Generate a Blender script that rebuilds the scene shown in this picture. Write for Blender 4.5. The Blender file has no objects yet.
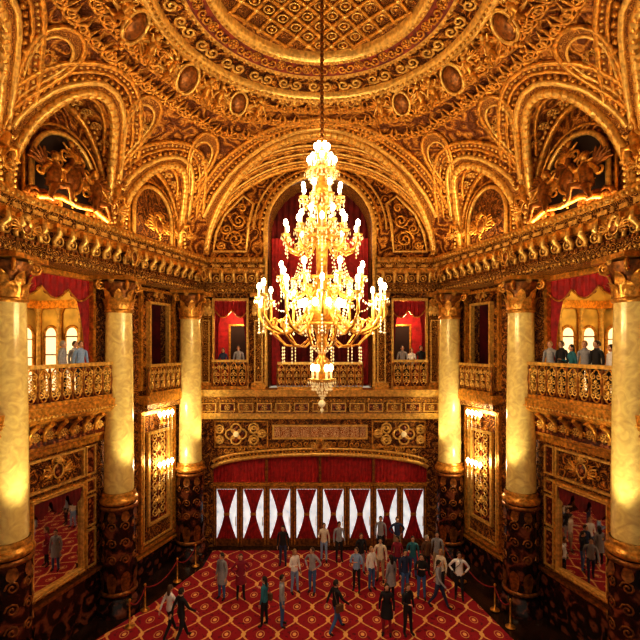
import bpy, bmesh, math, random
from mathutils import Vector, Matrix
random.seed(7)
PI=math.pi
sc=bpy.context.scene
sc.view_settings.view_transform='Standard'
try: sc.view_settings.look='Medium High Contrast'
except Exception: pass
sc.view_settings.exposure=.12
COL=sc.collection
# ------------------------------------------------------------------ materials
def newmat(name):
    m=bpy.data.materials.new(name); m.use_nodes=True
    nt=m.node_tree; b=nt.nodes['Principled BSDF']; return m,nt,b
def plain(name,c,rough=.5,metal=0,emis=None,es=0,var=0.0,vs=8,det=2,dist=0,bump=0,evar=False):
    m,nt,b=newmat(name)
    b.inputs['Roughness'].default_value=rough; b.inputs['Metallic'].default_value=metal
    b.inputs['Base Color'].default_value=(*c,1)
    if var>0:
        tc=nt.nodes.new('ShaderNodeTexCoord'); n=nt.nodes.new('ShaderNodeTexNoise'); n.inputs['Scale'].default_value=vs
        n.inputs['Detail'].default_value=det; n.inputs['Distortion'].default_value=dist
        r=nt.nodes.new('ShaderNodeValToRGB')
        r.color_ramp.elements[0].position=.3; r.color_ramp.elements[1].position=.7
        r.color_ramp.elements[0].color=(*[x*(1-var) for x in c],1)
        r.color_ramp.elements[1].color=(*[min(1,x*(1+var)) for x in c],1)
        nt.links.new(tc.outputs['Object'],n.inputs['Vector']); nt.links.new(n.outputs['Fac'],r.inputs['Fac'])
        nt.links.new(r.outputs['Color'],b.inputs['Base Color'])
        if evar: nt.links.new(r.outputs['Color'],b.inputs['Emission Color'])
        if bump:
            bp=nt.nodes.new('ShaderNodeBump'); bp.inputs['Strength'].default_value=bump; bp.inputs['Distance'].default_value=.03
            nt.links.new(n.outputs['Fac'],bp.inputs['Height']); nt.links.new(bp.outputs['Normal'],b.inputs['Normal'])
    if emis:
        if not evar: b.inputs['Emission Color'].default_value=(*emis,1)
        b.inputs['Emission Strength'].default_value=es
        m.cycles.emission_sampling='NONE'
    return m
def ornate(name,scale,dark,mid,light,metal=.45,rough=.38,bump=.7,freq=26,p=(.25,.55,.85),arab=0,dist=.06):
    m,nt,b=newmat(name); N=nt.nodes.new; L=nt.links.new
    tc=N('ShaderNodeTexCoord')
    nz=N('ShaderNodeTexNoise'); nz.inputs['Scale'].default_value=scale*.8; nz.inputs['Detail'].default_value=2
    mix=N('ShaderNodeVectorMath'); mix.operation='MULTIPLY_ADD'
    mix.inputs[1].default_value=(.9/scale,)*3
    L(tc.outputs['Object'],nz.inputs['Vector']); L(nz.outputs['Color'],mix.inputs[0]); L(tc.outputs['Object'],mix.inputs[2])
    vo=N('ShaderNodeTexVoronoi'); vo.inputs['Scale'].default_value=scale; L(mix.outputs[0],vo.inputs['Vector'])
    mu=N('ShaderNodeMath'); mu.operation='MULTIPLY'; mu.inputs[1].default_value=freq; L(vo.outputs['Distance'],mu.inputs[0])
    si=N('ShaderNodeMath'); si.operation='SINE'; L(mu.outputs[0],si.inputs[0])
    ma=N('ShaderNodeMath'); ma.operation='MULTIPLY_ADD'; ma.inputs[1].default_value=.33*(1-arab*.6); ma.inputs[2].default_value=.5; L(si.outputs[0],ma.inputs[0])
    last=ma.outputs[0]
    if arab:
        n3=N('ShaderNodeTexNoise'); n3.inputs['Scale'].default_value=scale*.45; n3.inputs['Detail'].default_value=1; L(tc.outputs['Object'],n3.inputs['Vector'])
        m3=N('ShaderNodeMath'); m3.operation='MULTIPLY'; m3.inputs[1].default_value=42; L(n3.outputs['Fac'],m3.inputs[0])
        s3=N('ShaderNodeMath'); s3.operation='SINE'; L(m3.outputs[0],s3.inputs[0])
        a3=N('ShaderNodeMath'); a3.operation='MULTIPLY_ADD'; a3.inputs[1].default_value=.3*arab; L(s3.outputs[0],a3.inputs[0]); L(last,a3.inputs[2]); last=a3.outputs[0]
    n2=N('ShaderNodeTexNoise'); n2.inputs['Scale'].default_value=scale*5; n2.inputs['Detail'].default_value=3; L(tc.outputs['Object'],n2.inputs['Vector'])
    ad=N('ShaderNodeMath'); ad.operation='MULTIPLY_ADD'; ad.inputs[1].default_value=.7; L(n2.outputs['Fac'],ad.inputs[0]); 
    sb=N('ShaderNodeMath'); sb.operation='SUBTRACT'; sb.inputs[1].default_value=.35; L(last,sb.inputs[0]); L(sb.outputs[0],ad.inputs[2])
    r=N('ShaderNodeValToRGB'); e=r.color_ramp.elements
    e[0].position=p[0]; e[0].color=(*dark,1); e[1].position=p[2]; e[1].color=(*light,1)  # dark stop sits in relief hollows, putting crevice shade into the gilding colour
    x=e.new(p[1]); x.color=(*mid,1)
    L(ad.outputs[0],r.inputs['Fac']); L(r.outputs['Color'],b.inputs['Base Color'])
    bp=N('ShaderNodeBump'); bp.inputs['Strength'].default_value=bump; bp.inputs['Distance'].default_value=dist
    L(ad.outputs[0],bp.inputs['Height']); L(bp.outputs['Normal'],b.inputs['Normal'])
    b.inputs['Metallic'].default_value=metal; b.inputs['Roughness'].default_value=rough
    return m
G=dict()
G['vault']=ornate('gilded_vault_plaster',2.6,(.13,.036,.005),(.34,.12,.016),(.66,.32,.055),bump=.8,p=(.3,.55,.9),arab=1,dist=.1)
G['lun']=ornate('gilded_lunette',3.5,(.07,.017,.002),(.28,.09,.011),(.70,.34,.06),arab=1,dist=.1,bump=1)
G['wall']=ornate('gilded_wall_relief',3.6,(.045,.011,.003),(.25,.078,.012),(.70,.33,.06),arab=.6,bump=1)
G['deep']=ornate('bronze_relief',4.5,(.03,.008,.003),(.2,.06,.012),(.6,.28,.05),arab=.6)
G['ent']=ornate('gilded_entablature',5,(.08,.02,.004),(.38,.15,.023),(.82,.46,.10),bump=1)
G['band']=ornate('gilded_arch_band',6,(.16,.048,.007),(.40,.16,.024),(.66,.35,.07),bump=.6)
G['gold']=plain('gilding',(.62,.30,.05),.32,.55,var=.5,vs=9,bump=.6)
G['goldl']=plain('bright_gilding',(.82,.48,.125),.3,.45,var=.35,vs=9,bump=.4)
G['goldd']=plain('dark_and_shaded_gilding',(.26,.095,.016),.4,.5,var=.6,vs=9,bump=.6)  # dark gold; on cornice and capital bells it puts shade into the colour
G['shaft']=plain('column_scagliola',(.93,.68,.25),.22,.05,var=.24,vs=3.0,det=9,dist=1.6)
G['marble']=ornate('dark_red_marble',2.2,(.012,.003,.002),(.055,.012,.006),(.2,.06,.025),metal=0,rough=.2,bump=.15,freq=9)
G['redmarb']=ornate('red_breccia_marble',5,(.07,.014,.005),(.22,.045,.012),(.45,.17,.05),metal=0,rough=.2,bump=.1,freq=9)
G['fmarble']=plain('dark_marble_floor',(.03,.014,.008),.15,0,var=.6,vs=1.5)
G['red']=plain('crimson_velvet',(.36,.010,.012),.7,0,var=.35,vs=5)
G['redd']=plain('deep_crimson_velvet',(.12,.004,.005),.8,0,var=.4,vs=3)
G['redceil']=plain('russet_ceiling_field',(.22,.035,.012),.6,0,var=.6,vs=5)
G['disc']=ornate('coffered_disc_field',6,(.07,.015,.003),(.28,.085,.012),(.6,.28,.05))
G['dark']=plain('painted_recess_shade',(.02,.007,.004),.8)  # near-black for flat sheets; the shade of a deep opening is only colour
G['iron']=plain('wrought_iron',(.09,.045,.015),.4,.5)
G['mirror']=plain('silvered_mirror',(.7,.68,.62),.03,1)
G['yel']=plain('yellow_salon_wall',(.8,.5,.12),.6,0,var=.35,vs=2)
G['glass']=plain('daylit_frosted_glass',(.72,.78,.85),.3,0,(1,1,1),.66,var=.35,vs=3.5,det=4,evar=True)
G['bulb']=plain('candle_bulb',(1,.9,.7),.3,0,(1,.80,.48),22)
G['crys']=plain('self_glowing_crystal',(.9,.78,.5),.08,0,(1,.68,.3),.2)  # crystals are no lamps; added emission paints in their lit look
G['ivory']=plain('candle_sleeve',(.95,.85,.62),.5,0,(1,.65,.3),.4)
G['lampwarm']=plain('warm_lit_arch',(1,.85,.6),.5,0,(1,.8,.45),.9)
G['amber']=ornate('painted_reflection_panel',6,(.3,.06,.01),(.7,.3,.06),(1,.8,.5),metal=.2,rough=.15,bump=.2)  # mirror strip: its warm orange reflection is put in as surface colour
G['rope']=plain('velvet_rope',(.25,.01,.015),.8)
def carpet_mat():
    m,nt,b=newmat('crimson_ogee_carpet'); N=nt.nodes.new; L=nt.links.new
    tc=N('ShaderNodeTexCoord'); sp=N('ShaderNodeSeparateXYZ'); L(tc.outputs['Object'],sp.inputs[0])
    P=1.15; Q=1.6
    def mth(op,a,b_=None,c=None):
        n=N('ShaderNodeMath'); n.operation=op
        for i,v in enumerate((a,b_,c)):
            if v is None: continue
            if isinstance(v,(int,float)): n.inputs[i].default_value=v
            else: L(v,n.inputs[i])
        return n.outputs[0]
    X,Y=sp.outputs[0],sp.outputs[1]
    cy=mth('COSINE',mth('MULTIPLY',Y,2*PI/Q)); sx=mth('SINE',mth('MULTIPLY',X,2*PI/P))
    c=mth('MULTIPLY',cy,P*.25)
    d1=mth('ABSOLUTE',mth('SUBTRACT',mth('FRACT',mth('ADD',mth('DIVIDE',mth('SUBTRACT',X,c),P),.5)),.5))
    d2=mth('ABSOLUTE',mth('SUBTRACT',mth('FRACT',mth('DIVIDE',mth('ADD',X,c),P)),.5))
    d=mth('MINIMUM',d1,d2)
    line=mth('LESS_THAN',d,.036)
    dash=mth('GREATER_THAN',mth('SINE',mth('MULTIPLY',Y,55)),-.5)
    line=mth('MULTIPLY',line,mth('ADD',mth('MULTIPLY',dash,.35),.65))
    pr=mth('MULTIPLY',sx,cy)
    dot=mth('LESS_THAN',pr,-.94)
    ring=mth('LESS_THAN',mth('ABSOLUTE',mth('ADD',pr,.76)),.05)
    knot=mth('GREATER_THAN',pr,.9)
    nz=N('ShaderNodeTexNoise'); nz.inputs['Scale'].default_value=7; L(tc.outputs['Object'],nz.inputs['Vector'])
    flo=mth('GREATER_THAN',nz.outputs['Fac'],.63)
    mask=mth('MAXIMUM',mth('MAXIMUM',line,dot),mth('MAXIMUM',mth('MULTIPLY',ring,.7),knot))
    m0=N('ShaderNodeMix'); m0.data_type='RGBA'; m0.inputs[6].default_value=(.32,.004,.02,1); m0.inputs[7].default_value=(.13,.002,.014,1); L(flo,m0.inputs[0])
    mx=N('ShaderNodeMix'); mx.data_type='RGBA'
    L(m0.outputs[2],mx.inputs[6]); mx.inputs[7].default_value=(.85,.5,.17,1)
    L(mask,mx.inputs[0]); L(mx.outputs[2],b.inputs['Base Color']); b.inputs['Roughness'].default_value=.9
    return m
G['carpet']=carpet_mat()
# ------------------------------------------------------------------ mesh builder
I4=Matrix.Identity(4)
class MB:
    def __init__(s): s.v=[];s.f=[];s.m=[];s.sm=[];s.mats=[]
    def add(s,vs,fs,mat,M=None,smooth=False):
        o=len(s.v)
        if M is not None: s.v.extend([(M@Vector(p))[:] for p in vs])
        else: s.v.extend([tuple(p) for p in vs])
        if mat not in s.mats: s.mats.append(mat)
        k=s.mats.index(mat)
        for f in fs: s.f.append(tuple(i+o for i in f)); s.m.append(k); s.sm.append(smooth)
    def box(s,x0,x1,y0,y1,z0,z1,mat,M=None):
        v=[(x0,y0,z0),(x1,y0,z0),(x1,y1,z0),(x0,y1,z0),(x0,y0,z1),(x1,y0,z1),(x1,y1,z1),(x0,y1,z1)]
        s.add(v,[(0,3,2,1),(4,5,6,7),(0,1,5,4),(1,2,6,5),(2,3,7,6),(3,0,4,7)],mat,M)
    def grid(s,rows,mat,M=None,smooth=True,close=False):
        n=len(rows[0]); vs=[p for r in rows for p in r]; fs=[]
        for i in range(len(rows)-1):
            for j in range(n if close else n-1):
                k=(j+1)%n; fs.append((i*n+j,i*n+k,(i+1)*n+k,(i+1)*n+j))
        s.add(vs,fs,mat,M,smooth)
    def lathe(s,prof,mat,M=None,seg=20,c=(0,0),smooth=True):
        rows=[[(c[0]+r*math.cos(2*PI*j/seg),c[1]+r*math.sin(2*PI*j/seg),z) for j in range(seg)] for r,z in prof]
        s.grid(rows,mat,M,smooth,True)
    def tube(s,pts,r,mat,M=None,seg=6,closed=False,cap=True):
        pts=[Vector(p) for p in pts]; n=len(pts)
        if n<2: return
        rs=r if isinstance(r,(list,tuple)) else [r]*n
        rows=[]; prev=None
        for i,p in enumerate(pts):
            a=pts[(i-1)%n] if (closed or i>0) else p; b=pts[(i+1)%n] if (closed or i<n-1) else p
            t=(b-a)
            if t.length<1e-7: t=Vector((0,0,1))
            t.normalize()
            if prev is None:
                up=Vector((0,0,1)) if abs(t.z)<.9 else Vector((1,0,0)); x=t.cross(up).normalized()
            else:
                x=prev-t*prev.dot(t); x=x.normalized() if x.length>1e-6 else t.orthogonal().normalized()
            prev=x; y=t.cross(x)
            rows.append([tuple(p+(x*math.cos(2*PI*j/seg)+y*math.sin(2*PI*j/seg))*rs[i]) for j in range(seg)])
        if closed: rows.append(rows[0])
        s.grid(rows,mat,M,True,True)
        if cap and not closed:
            s.add(rows[0],[tuple(range(seg))],mat,M); s.add(rows[-1],[tuple(range(seg))],mat,M)
    def ball(s,c,r,mat,M=None,seg=8,rings=5):
        if isinstance(r,(int,float)): r=(r,r,r)
        rows=[]
        for i in range(rings+1):
            a=PI*i/rings; q=max(math.sin(a),1e-3)
            rows.append([(c[0]+r[0]*q*math.cos(2*PI*j/seg),c[1]+r[1]*q*math.sin(2*PI*j/seg),c[2]+r[2]*math.cos(a)) for j in range(seg)])
        s.grid(rows,mat,M,True,True)
    def octa(s,c,r,h,mat,M=None):
        x,y,z=c
        s.add([(x+r,y,z),(x,y+r,z),(x-r,y,z),(x,y-r,z),(x,y,z+h),(x,y,z-h)],[(0,1,4),(1,2,4),(2,3,4),(3,0,4),(1,0,5),(2,1,5),(3,2,5),(0,3,5)],mat,M)
    def mesh(s,name):
        me=bpy.data.meshes.new(name); me.from_pydata(s.v,[],s.f)
        for m in s.mats: me.materials.append(m)
        me.polygons.foreach_set('material_index',s.m); me.polygons.foreach_set('use_smooth',s.sm); me.update(); return me
    def obj(s,name,parent=None):
        o=bpy.data.objects.new(name,s.mesh(name)); COL.objects.link(o)
        if parent: o.parent=parent
        return o
def frame(P0,P1):
    a=Vector((P0[0],P0[1],0)); b=Vector((P1[0],P1[1],0)); u=(b-a).normalized(); n=Vector((u.y,-u.x,0))
    M=Matrix(((u.x,n.x,0,a.x),(u.y,n.y,0,a.y),(0,0,1,0),(0,0,0,1))); return M,(b-a).length
MIR=Matrix.Scale(-1,4,(1,0,0))
def T(x,y,z): return Matrix.Translation((x,y,z))
def RZ(a): return Matrix.Rotation(a,4,'Z')
def sweep(mb,path,prof,mat,M=None):
    n=len(path); P=[Vector((p[0],p[1])) for p in path]; rows=[]
    for i in range(n):
        ns=[]
        for a,b in ((i-1,i),(i,i+1)):
            if a>=0 and b<n:
                t=(P[b]-P[a]).normalized(); ns.append(Vector((t.y,-t.x)))
        m=ns[0] if len(ns)==1 else (ns[0]+ns[1])/(1+ns[0].dot(ns[1]))
        rows.append([(P[i].x+m.x*o,P[i].y+m.y*o,z) for o,z in prof])
    mb.grid(rows,mat,M,False)
# ------------------------------------------------------------------ ornaments (local x right, y out, z up)
def spiral(cx,cz,r,a0,turns,y=0,n=16,dirn=1):
    out=[]
    for i in range(n+1):
        t=i/n; a=a0+dirn*t*turns*2*PI; q=r*(1-t)**.8+r*.08
        out.append((cx+q*math.cos(a),y,cz+q*math.sin(a)))
    return out
def leaf(mb,M,w,h,curl,mat):
    rows=[]
    for i in range(7):
        t=i/6; ww=w*.5*(.55+.45*math.sin(PI*min(1,t*1.15)))*(1 if t<.8 else (1-t)*4+.1)
        rows.append([(ww*j/2,curl*t**3+.03*h*(1-abs(j)/2)+(.02*h if j%2==0 else 0),h*(t-.18*max(0,t-.7)*t*3)) for j in range(-2,3)])
    mb.grid(rows,mat,M)
def rosette(mb,M,r,mat,mat2=None,n=8):
    mb.ball((0,.0,0),(r*.3,r*.3,r*.3),mat2 or mat,M,6,4)
    for k in range(n):
        a=2*PI*k/n; mb.ball((r*.62*math.cos(a),0,r*.62*math.sin(a)),(r*.3,r*.14,r*.3),mat,M,6,4)
    mb.tube([(r*math.cos(2*PI*k/16),0,r*math.sin(2*PI*k/16)) for k in range(16)],r*.09,mat,M,5,True)
def cartouche(mb,M,s,mat,mat2,matf):
    mb.ball((0,.02*s,0),(.30*s,.14*s,.38*s),matf,M,14,8)
    mb.tube([(.34*s*math.cos(a),.06*s,.44*s*math.sin(a)) for a in [2*PI*k/20 for k in range(20)]],.055*s,mat2,M,6,True)
    for sx in (-1,1):
        for (cx,cz,r,a0,tn,d) in ((.5,.3,.24,PI,1.4,1),(.5,-.25,.22,PI,1.3,-1),(.85,.05,.2,PI*.9,1.3,-1),(.28,.62,.17,-PI/2,1.2,1),(1.15,-.1,.15,PI*.8,1.2,1)):
            pts=[(sx*p[0],p[1],p[2]) for p in spiral(cx*s,cz*s,r*s,a0,tn,.05*s,14,d)]
            mb.tube(pts,[.055*s*(1-.5*i/14) for i in range(15)],mat,M,5)
        for k in range(5):
            a=-.5+.3*k
            mb.tube([(sx*.35*s,.03*s,-.1*s),(sx*(.35+.45*math.cos(a))*s,.12*s,(.0+.6*math.sin(a))*s),(sx*(.35+.75*math.cos(a))*s,.04*s,(.02+.72*math.sin(a))*s)],[.05*s,.07*s,.015*s],mat2 if k%2 else mat,M,5)
    for k in range(7):
        a=PI*(.15+.7*k/6)
        mb.tube([(0,.1*s,.45*s),(.2*s*math.cos(a),.16*s,.45*s+.25*s*math.sin(a)),(.34*s*math.cos(a),.08*s,.45*s+.4*s*math.sin(a))],[.03*s,.06*s,.03*s],mat2,M,5)
    for k in range(5):
        mb.ball(((k%2-.5)*.1*s,.08*s,(-.5-.1*k)*s),(.09*s*(1-k*.15),)*3,mat,M,6,4)
def putto(mb,M,sx,s,mat,mat2):   # winged seated figure
    q=lambda x,y,z:(sx*x*s,y*s,z*s)
    mb.tube([q(.0,0,.0),q(.02,.03,.25),q(-.03,.02,.5),q(-.05,.02,.66)],[.19*s,.17*s,.19*s,.07*s],mat,M,8)
    mb.ball(q(-.06,.04,.82),(.12*s,.12*s,.14*s),mat2,M,8,6); mb.ball(q(-.06,-.0,.88),(.13*s,.12*s,.11*s),mat,M,8,5)
    mb.tube([q(-.12,.02,.58),q(-.3,.12,.5),q(-.5,.08,.72)],[.075*s,.06*s,.04*s],mat2,M,6)
    mb.tube([q(.1,.02,.58),q(.3,.05,.4),q(.42,.1,.2)],[.075*s,.06*s,.04*s],mat2,M,6)
    mb.tube([q(-.05,.05,.05),q(-.28,.3,.08),q(-.32,.3,-.3),q(-.42,.35,-.36)],[.13*s,.1*s,.06*s,.05*s],mat,M,6)
    mb.tube([q(.08,.05,.0),q(.2,.3,-.05),q(.35,.26,-.4),q(.3,.35,-.46)],[.13*s,.1*s,.06*s,.05*s],mat,M,6)
    for k in range(5):
        a=.3+.28*k; mb.tube([q(.12,-.08,.5),q(.12+.35*math.cos(a),-.1,.5+.35*math.sin(a)),q(.12+.62*math.cos(a),-.06,.5+.62*math.sin(a)-.1)],[.04*s,.07*s,.02*s],mat,M,5)
def frame_rect(mb,M,x0,x1,z0,z1,w,y,mat,t=.06):
    mb.box(x0,x1,y,y+t,z0,z0+w,mat,M); mb.box(x0,x1,y,y+t,z1-w,z1,mat,M)
    mb.box(x0,x0+w,y,y+t,z0+w,z1-w,mat,M); mb.box(x1-w,x1,y,y+t,z0+w,z1-w,mat,M)
def railing(mb,M,x0,x1,y,z0,z1,pitch=.42):
    mb.box(x0,x1,y-.09,y+.09,z1-.12,z1,G['goldl'],M); mb.box(x0,x1,y-.07,y+.07,z0,z0+.14,G['gold'],M)
    n=max(2,int((x1-x0)/pitch)); w=(x1-x0)/n; h=z1-z0-.26; zc=z0+.14
    for k in range(n+1):
        mb.lathe([(.03,zc),(.05,zc+h*.1),(.03,zc+h*.25),(.06,zc+h*.5),(.03,zc+h*.75),(.05,zc+h*.9),(.03,zc+h)],G['goldd'],M@T(x0+k*w,y,0),6)
    for k in range(n):
        cx=x0+(k+.5)*w
        mb.tube([(cx+w*.42*math.sin(a*1.0),y,zc+h*(.5+.48*math.cos(a))) for a in [2*PI*i/14 for i in range(14)]],.028,G['gold'],M,5,True)
        for sz,d in ((.22,1),(.5,1),(.78,-1)):
            for sx in (-1,1):
                p=[(cx+sx*(q[0]),q[1],q[2]) for q in spiral(w*.21,zc+h*sz,w*.24,PI/2,1.3,y+.02,9,d)]
                mb.tube(p,.023,G['goldl'],M,5)
        mb.ball((cx,y+.03,zc+h*.36),.05,G['goldl'],M,6,4); mb.ball((cx,y+.03,zc+h*.64),.05,G['goldl'],M,6,4)
def curtain(mb,M,x0,x1,zt,zb,mat,pleats,amp,y=0,nx=60,nz=6):
    rows=[]
    for j in range(nz+1):
        t=j/nz; row=[]
        for i in range(nx+1):
            f=i/nx; b=zb(f) if callable(zb) else zb; tt=zt(f) if callable(zt) else zt
            row.append((x0+(x1-x0)*f,y+amp*math.sin(2*PI*pleats*f)*(.5+.5*t),tt+(b-tt)*t))
        rows.append(row)
    mb.grid(rows,mat,M)
def drape_side(mb,M,xe,dirn,w,zt,zb,mat,y=0):
    rows=[]
    for j in range(13):
        t=j/12; ww=w*(1-.72*math.sin(PI/2*min(1,t/.6))) if t<.6 else w*(.28+.18*(t-.6)/.4)
        rows.append([(xe+dirn*ww*i/16,y+.04*math.sin(i*PI*.75),zt+(zb-zt)*t) for i in range(17)])
    mb.grid(rows,mat,M)
# ------------------------------------------------------------------ plan
ZE=12.3; ZC=13.9; C0=(0,11.9)
A2=(-9.45,7.8);A=(-9.3,12.6);B=(-8.05,17.0);C=(-6.6,21.3)
YF=21.8
mb=MB(); mb.box(-13,13,-2,24,-.3,0,G['fmarble']); mb.obj('floor')
mb=MB()
cp=[(-5.1,21.4),(5.1,21.4),(5.15,19.8),(5.9,17.2),(6.4,15),(7.0,12),(7.0,5),(-7.7,5),(-7.8,12),(-7.6,14.6),(-6.4,16.9),(-5.15,19.8)]
n=len(cp); mb.add([(x,y,.03) for x,y in cp]+[(x,y,.001) for x,y in cp],[tuple(range(n))]+[(i,(i+1)%n,n+(i+1)%n,n+i) for i in range(n)],G['carpet'])
mb.obj('carpet')
# ------------------------------------------------------------------ columns
mb=MB()
mb.lathe([(.80,0),(.80,.25),(.74,.3),(.74,.42),(.66,.5),(.62,.6)],G['marble'],seg=28)
mb.lathe([(.60,.6),(.58,3.9)],G['marble'],seg=28)
for z in (.75,3.85): mb.lathe([(.6,z-.08),(.66,z-.04),(.66,z+.04),(.6,z+.08)],G['goldd'],seg=28)
for k in range(8):
    a=2*PI*k/8; Mk=RZ(a)@T(0,.58,0)
    leaf(mb,Mk@T(0,0,.85),.36,.9,.08,G['goldd']); 
    for zz in (2.0,2.6,3.2): mb.tube(spiral(0,zz,.17,0,1.5,.0,12),.03,G['goldd'],Mk,5)
    leaf(mb,Mk@T(0,0,3.75)@Matrix.Rotation(PI,4,'Y'),.3,.45,.08,G['goldd'])
mb.lathe([(.58,3.95),(.66,4.0),(.68,4.1),(.62,4.18),(.57,4.22),(.60,4.3),(.56,4.4)],G['gold'],seg=28)
mb.lathe([(.52,4.4),(.51,6.5),(.49,9),(.455,11.0)],G['shaft'],seg=32)
mb.lathe([(.46,10.98),(.52,11.03),(.52,11.09),(.46,11.13)],G['gold'],seg=24)
mb.lathe([(.46,11.13),(.46,11.3),(.5,11.7),(.62,12.1)],G['goldd'],seg=24)
for row,(h,z,o) in enumerate(((.5,11.12,0),(.85,11.12,.5))):
    for k in range(8):
        leaf(mb,RZ(2*PI*(k+o)/8)@T(0,.47,z),.32,h,.24,G['gold'])
for k in range(4):
    Mk=RZ(PI/4+PI/2*k)@T(0,.0,0)@RZ(PI/2)
    mb.tube(spiral(.66,11.98,.17,PI/2,1.7,0,14,-1),.05,G['gold'],Mk,6)
for k in range(4): rosette(mb,RZ(PI/2*k)@T(0,.66,12.14),.1,G['goldl'],n=6)
mb.box(-.72,.72,-.72,.72,12.16,12.3,G['gold'])
colme=mb.mesh('column')
for sx in (-1,1):
    for (x,y) in ((8.9,7.8),(8.75,12.6),(7.5,16.8),(6.05,21.0)):
        o=bpy.data.objects.new('column',colme); COL.objects.link(o); o.location=(sx*x,y,0)
# ------------------------------------------------------------------ entablature
def entab(name,path,d,M=None,lip=.3,z0=ZE):
    mb=MB(); z=z0-ZE
    sweep(mb,path,[(0,12.3+z),(d,12.3+z),(d,12.5+z),(d+.05,12.53+z),(d+.05,12.75+z),(d-.05,12.8+z)],G['ent'],M)
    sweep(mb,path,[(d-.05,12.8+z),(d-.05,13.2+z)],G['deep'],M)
    sweep(mb,path,[(d-.05,13.2+z),(d+.08,13.24+z),(d+.1,13.4+z),(d+lip*.8,13.44+z)],G['gold'],M)
    sweep(mb,path,[(d+lip*.8,13.44+z),(d+lip*.8,13.64+z),(d+lip,13.7+z)],G['ent'],M)
    sweep(mb,path,[(d+lip,13.7+z),(d+lip+.08,13.86+z),(d+lip+.08,13.92+z),(0,13.95+z)],G['gold'],M)
    for i in range(len(path)-1):
        F,L=frame(path[i],path[i+1]); F=(M@F) if M is not None else F
        k=int(L/.5); w=L/k
        for j in range(k):
            u=(j+.5)*w
            mb.box(u-.08,u+.08,d-.05,d+lip*.75,13.2+z,13.43+z,G['gold'],F)
            mb.tube([(u,d+lip*.6,13.3+z),(u,d+.25,13.12+z),(u,d+.04,12.95+z),(u,d+.06,12.76+z)],[.08,.1,.08,.07],G['goldl'],F,6)
            mb.tube([(u+w/2+.15*math.cos(a),d-.03,12.98+z+.15*math.sin(a)) for a in [2*PI*q/12 for q in range(12)]],.03,G['goldl'],F,5,True)
            mb.ball((u+w/2,d-.03,12.98+z),(.07,.05,.08),G['goldl'],F,6,4)
            mb.box(u+w/2-.16,u+w/2+.16,d+lip*.8,d+lip*.8+.03,13.48+z,13.6+z,G['goldl'],F)
        k=int(L/.18); w=L/k
        for j in range(k):
            u=(j+.5)*w
            mb.box(u-.045,u+.045,d,d+.1,12.66+z,12.75+z,G['goldd'],F)
            mb.ball((u,d+lip+.06,13.78+z),(.055,.05,.06),G['goldl'],F,5,3)
            mb.ball((u,d+.02,12.42+z),(.05,.04,.05),G['goldl'],F,5,3)
    return mb
sp=[(-9.4,2),A2,A,B,C]
for nm,S in (('trim_1',I4),('trim_2',MIR)):
    mb=entab(nm,sp,.95,S)
    for (x,y) in ((-8.9,7.8),(-8.75,12.6),(-7.5,16.8),(-6.05,21.0)):
        d=Vector((1,-.28 if y>10 else 0,0)).normalized(); Mk=S@Matrix(((-d.y,d.x,0,x),(d.x,d.y,0,y),(0,0,1,0),(0,0,0,1)))
        cartouche(mb,Mk@T(0,.66,13.05),.45,G['gold'],G['goldl'],G['goldd'])
    mb.obj(nm)
entab('trim_3',[(-6.6,YF),(-2.7,YF)],.35,None,.22).obj('trim_3'); entab('trim_4',[(-6.6,YF),(-2.7,YF)],.35,MIR,.22).obj('trim_4')
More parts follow.
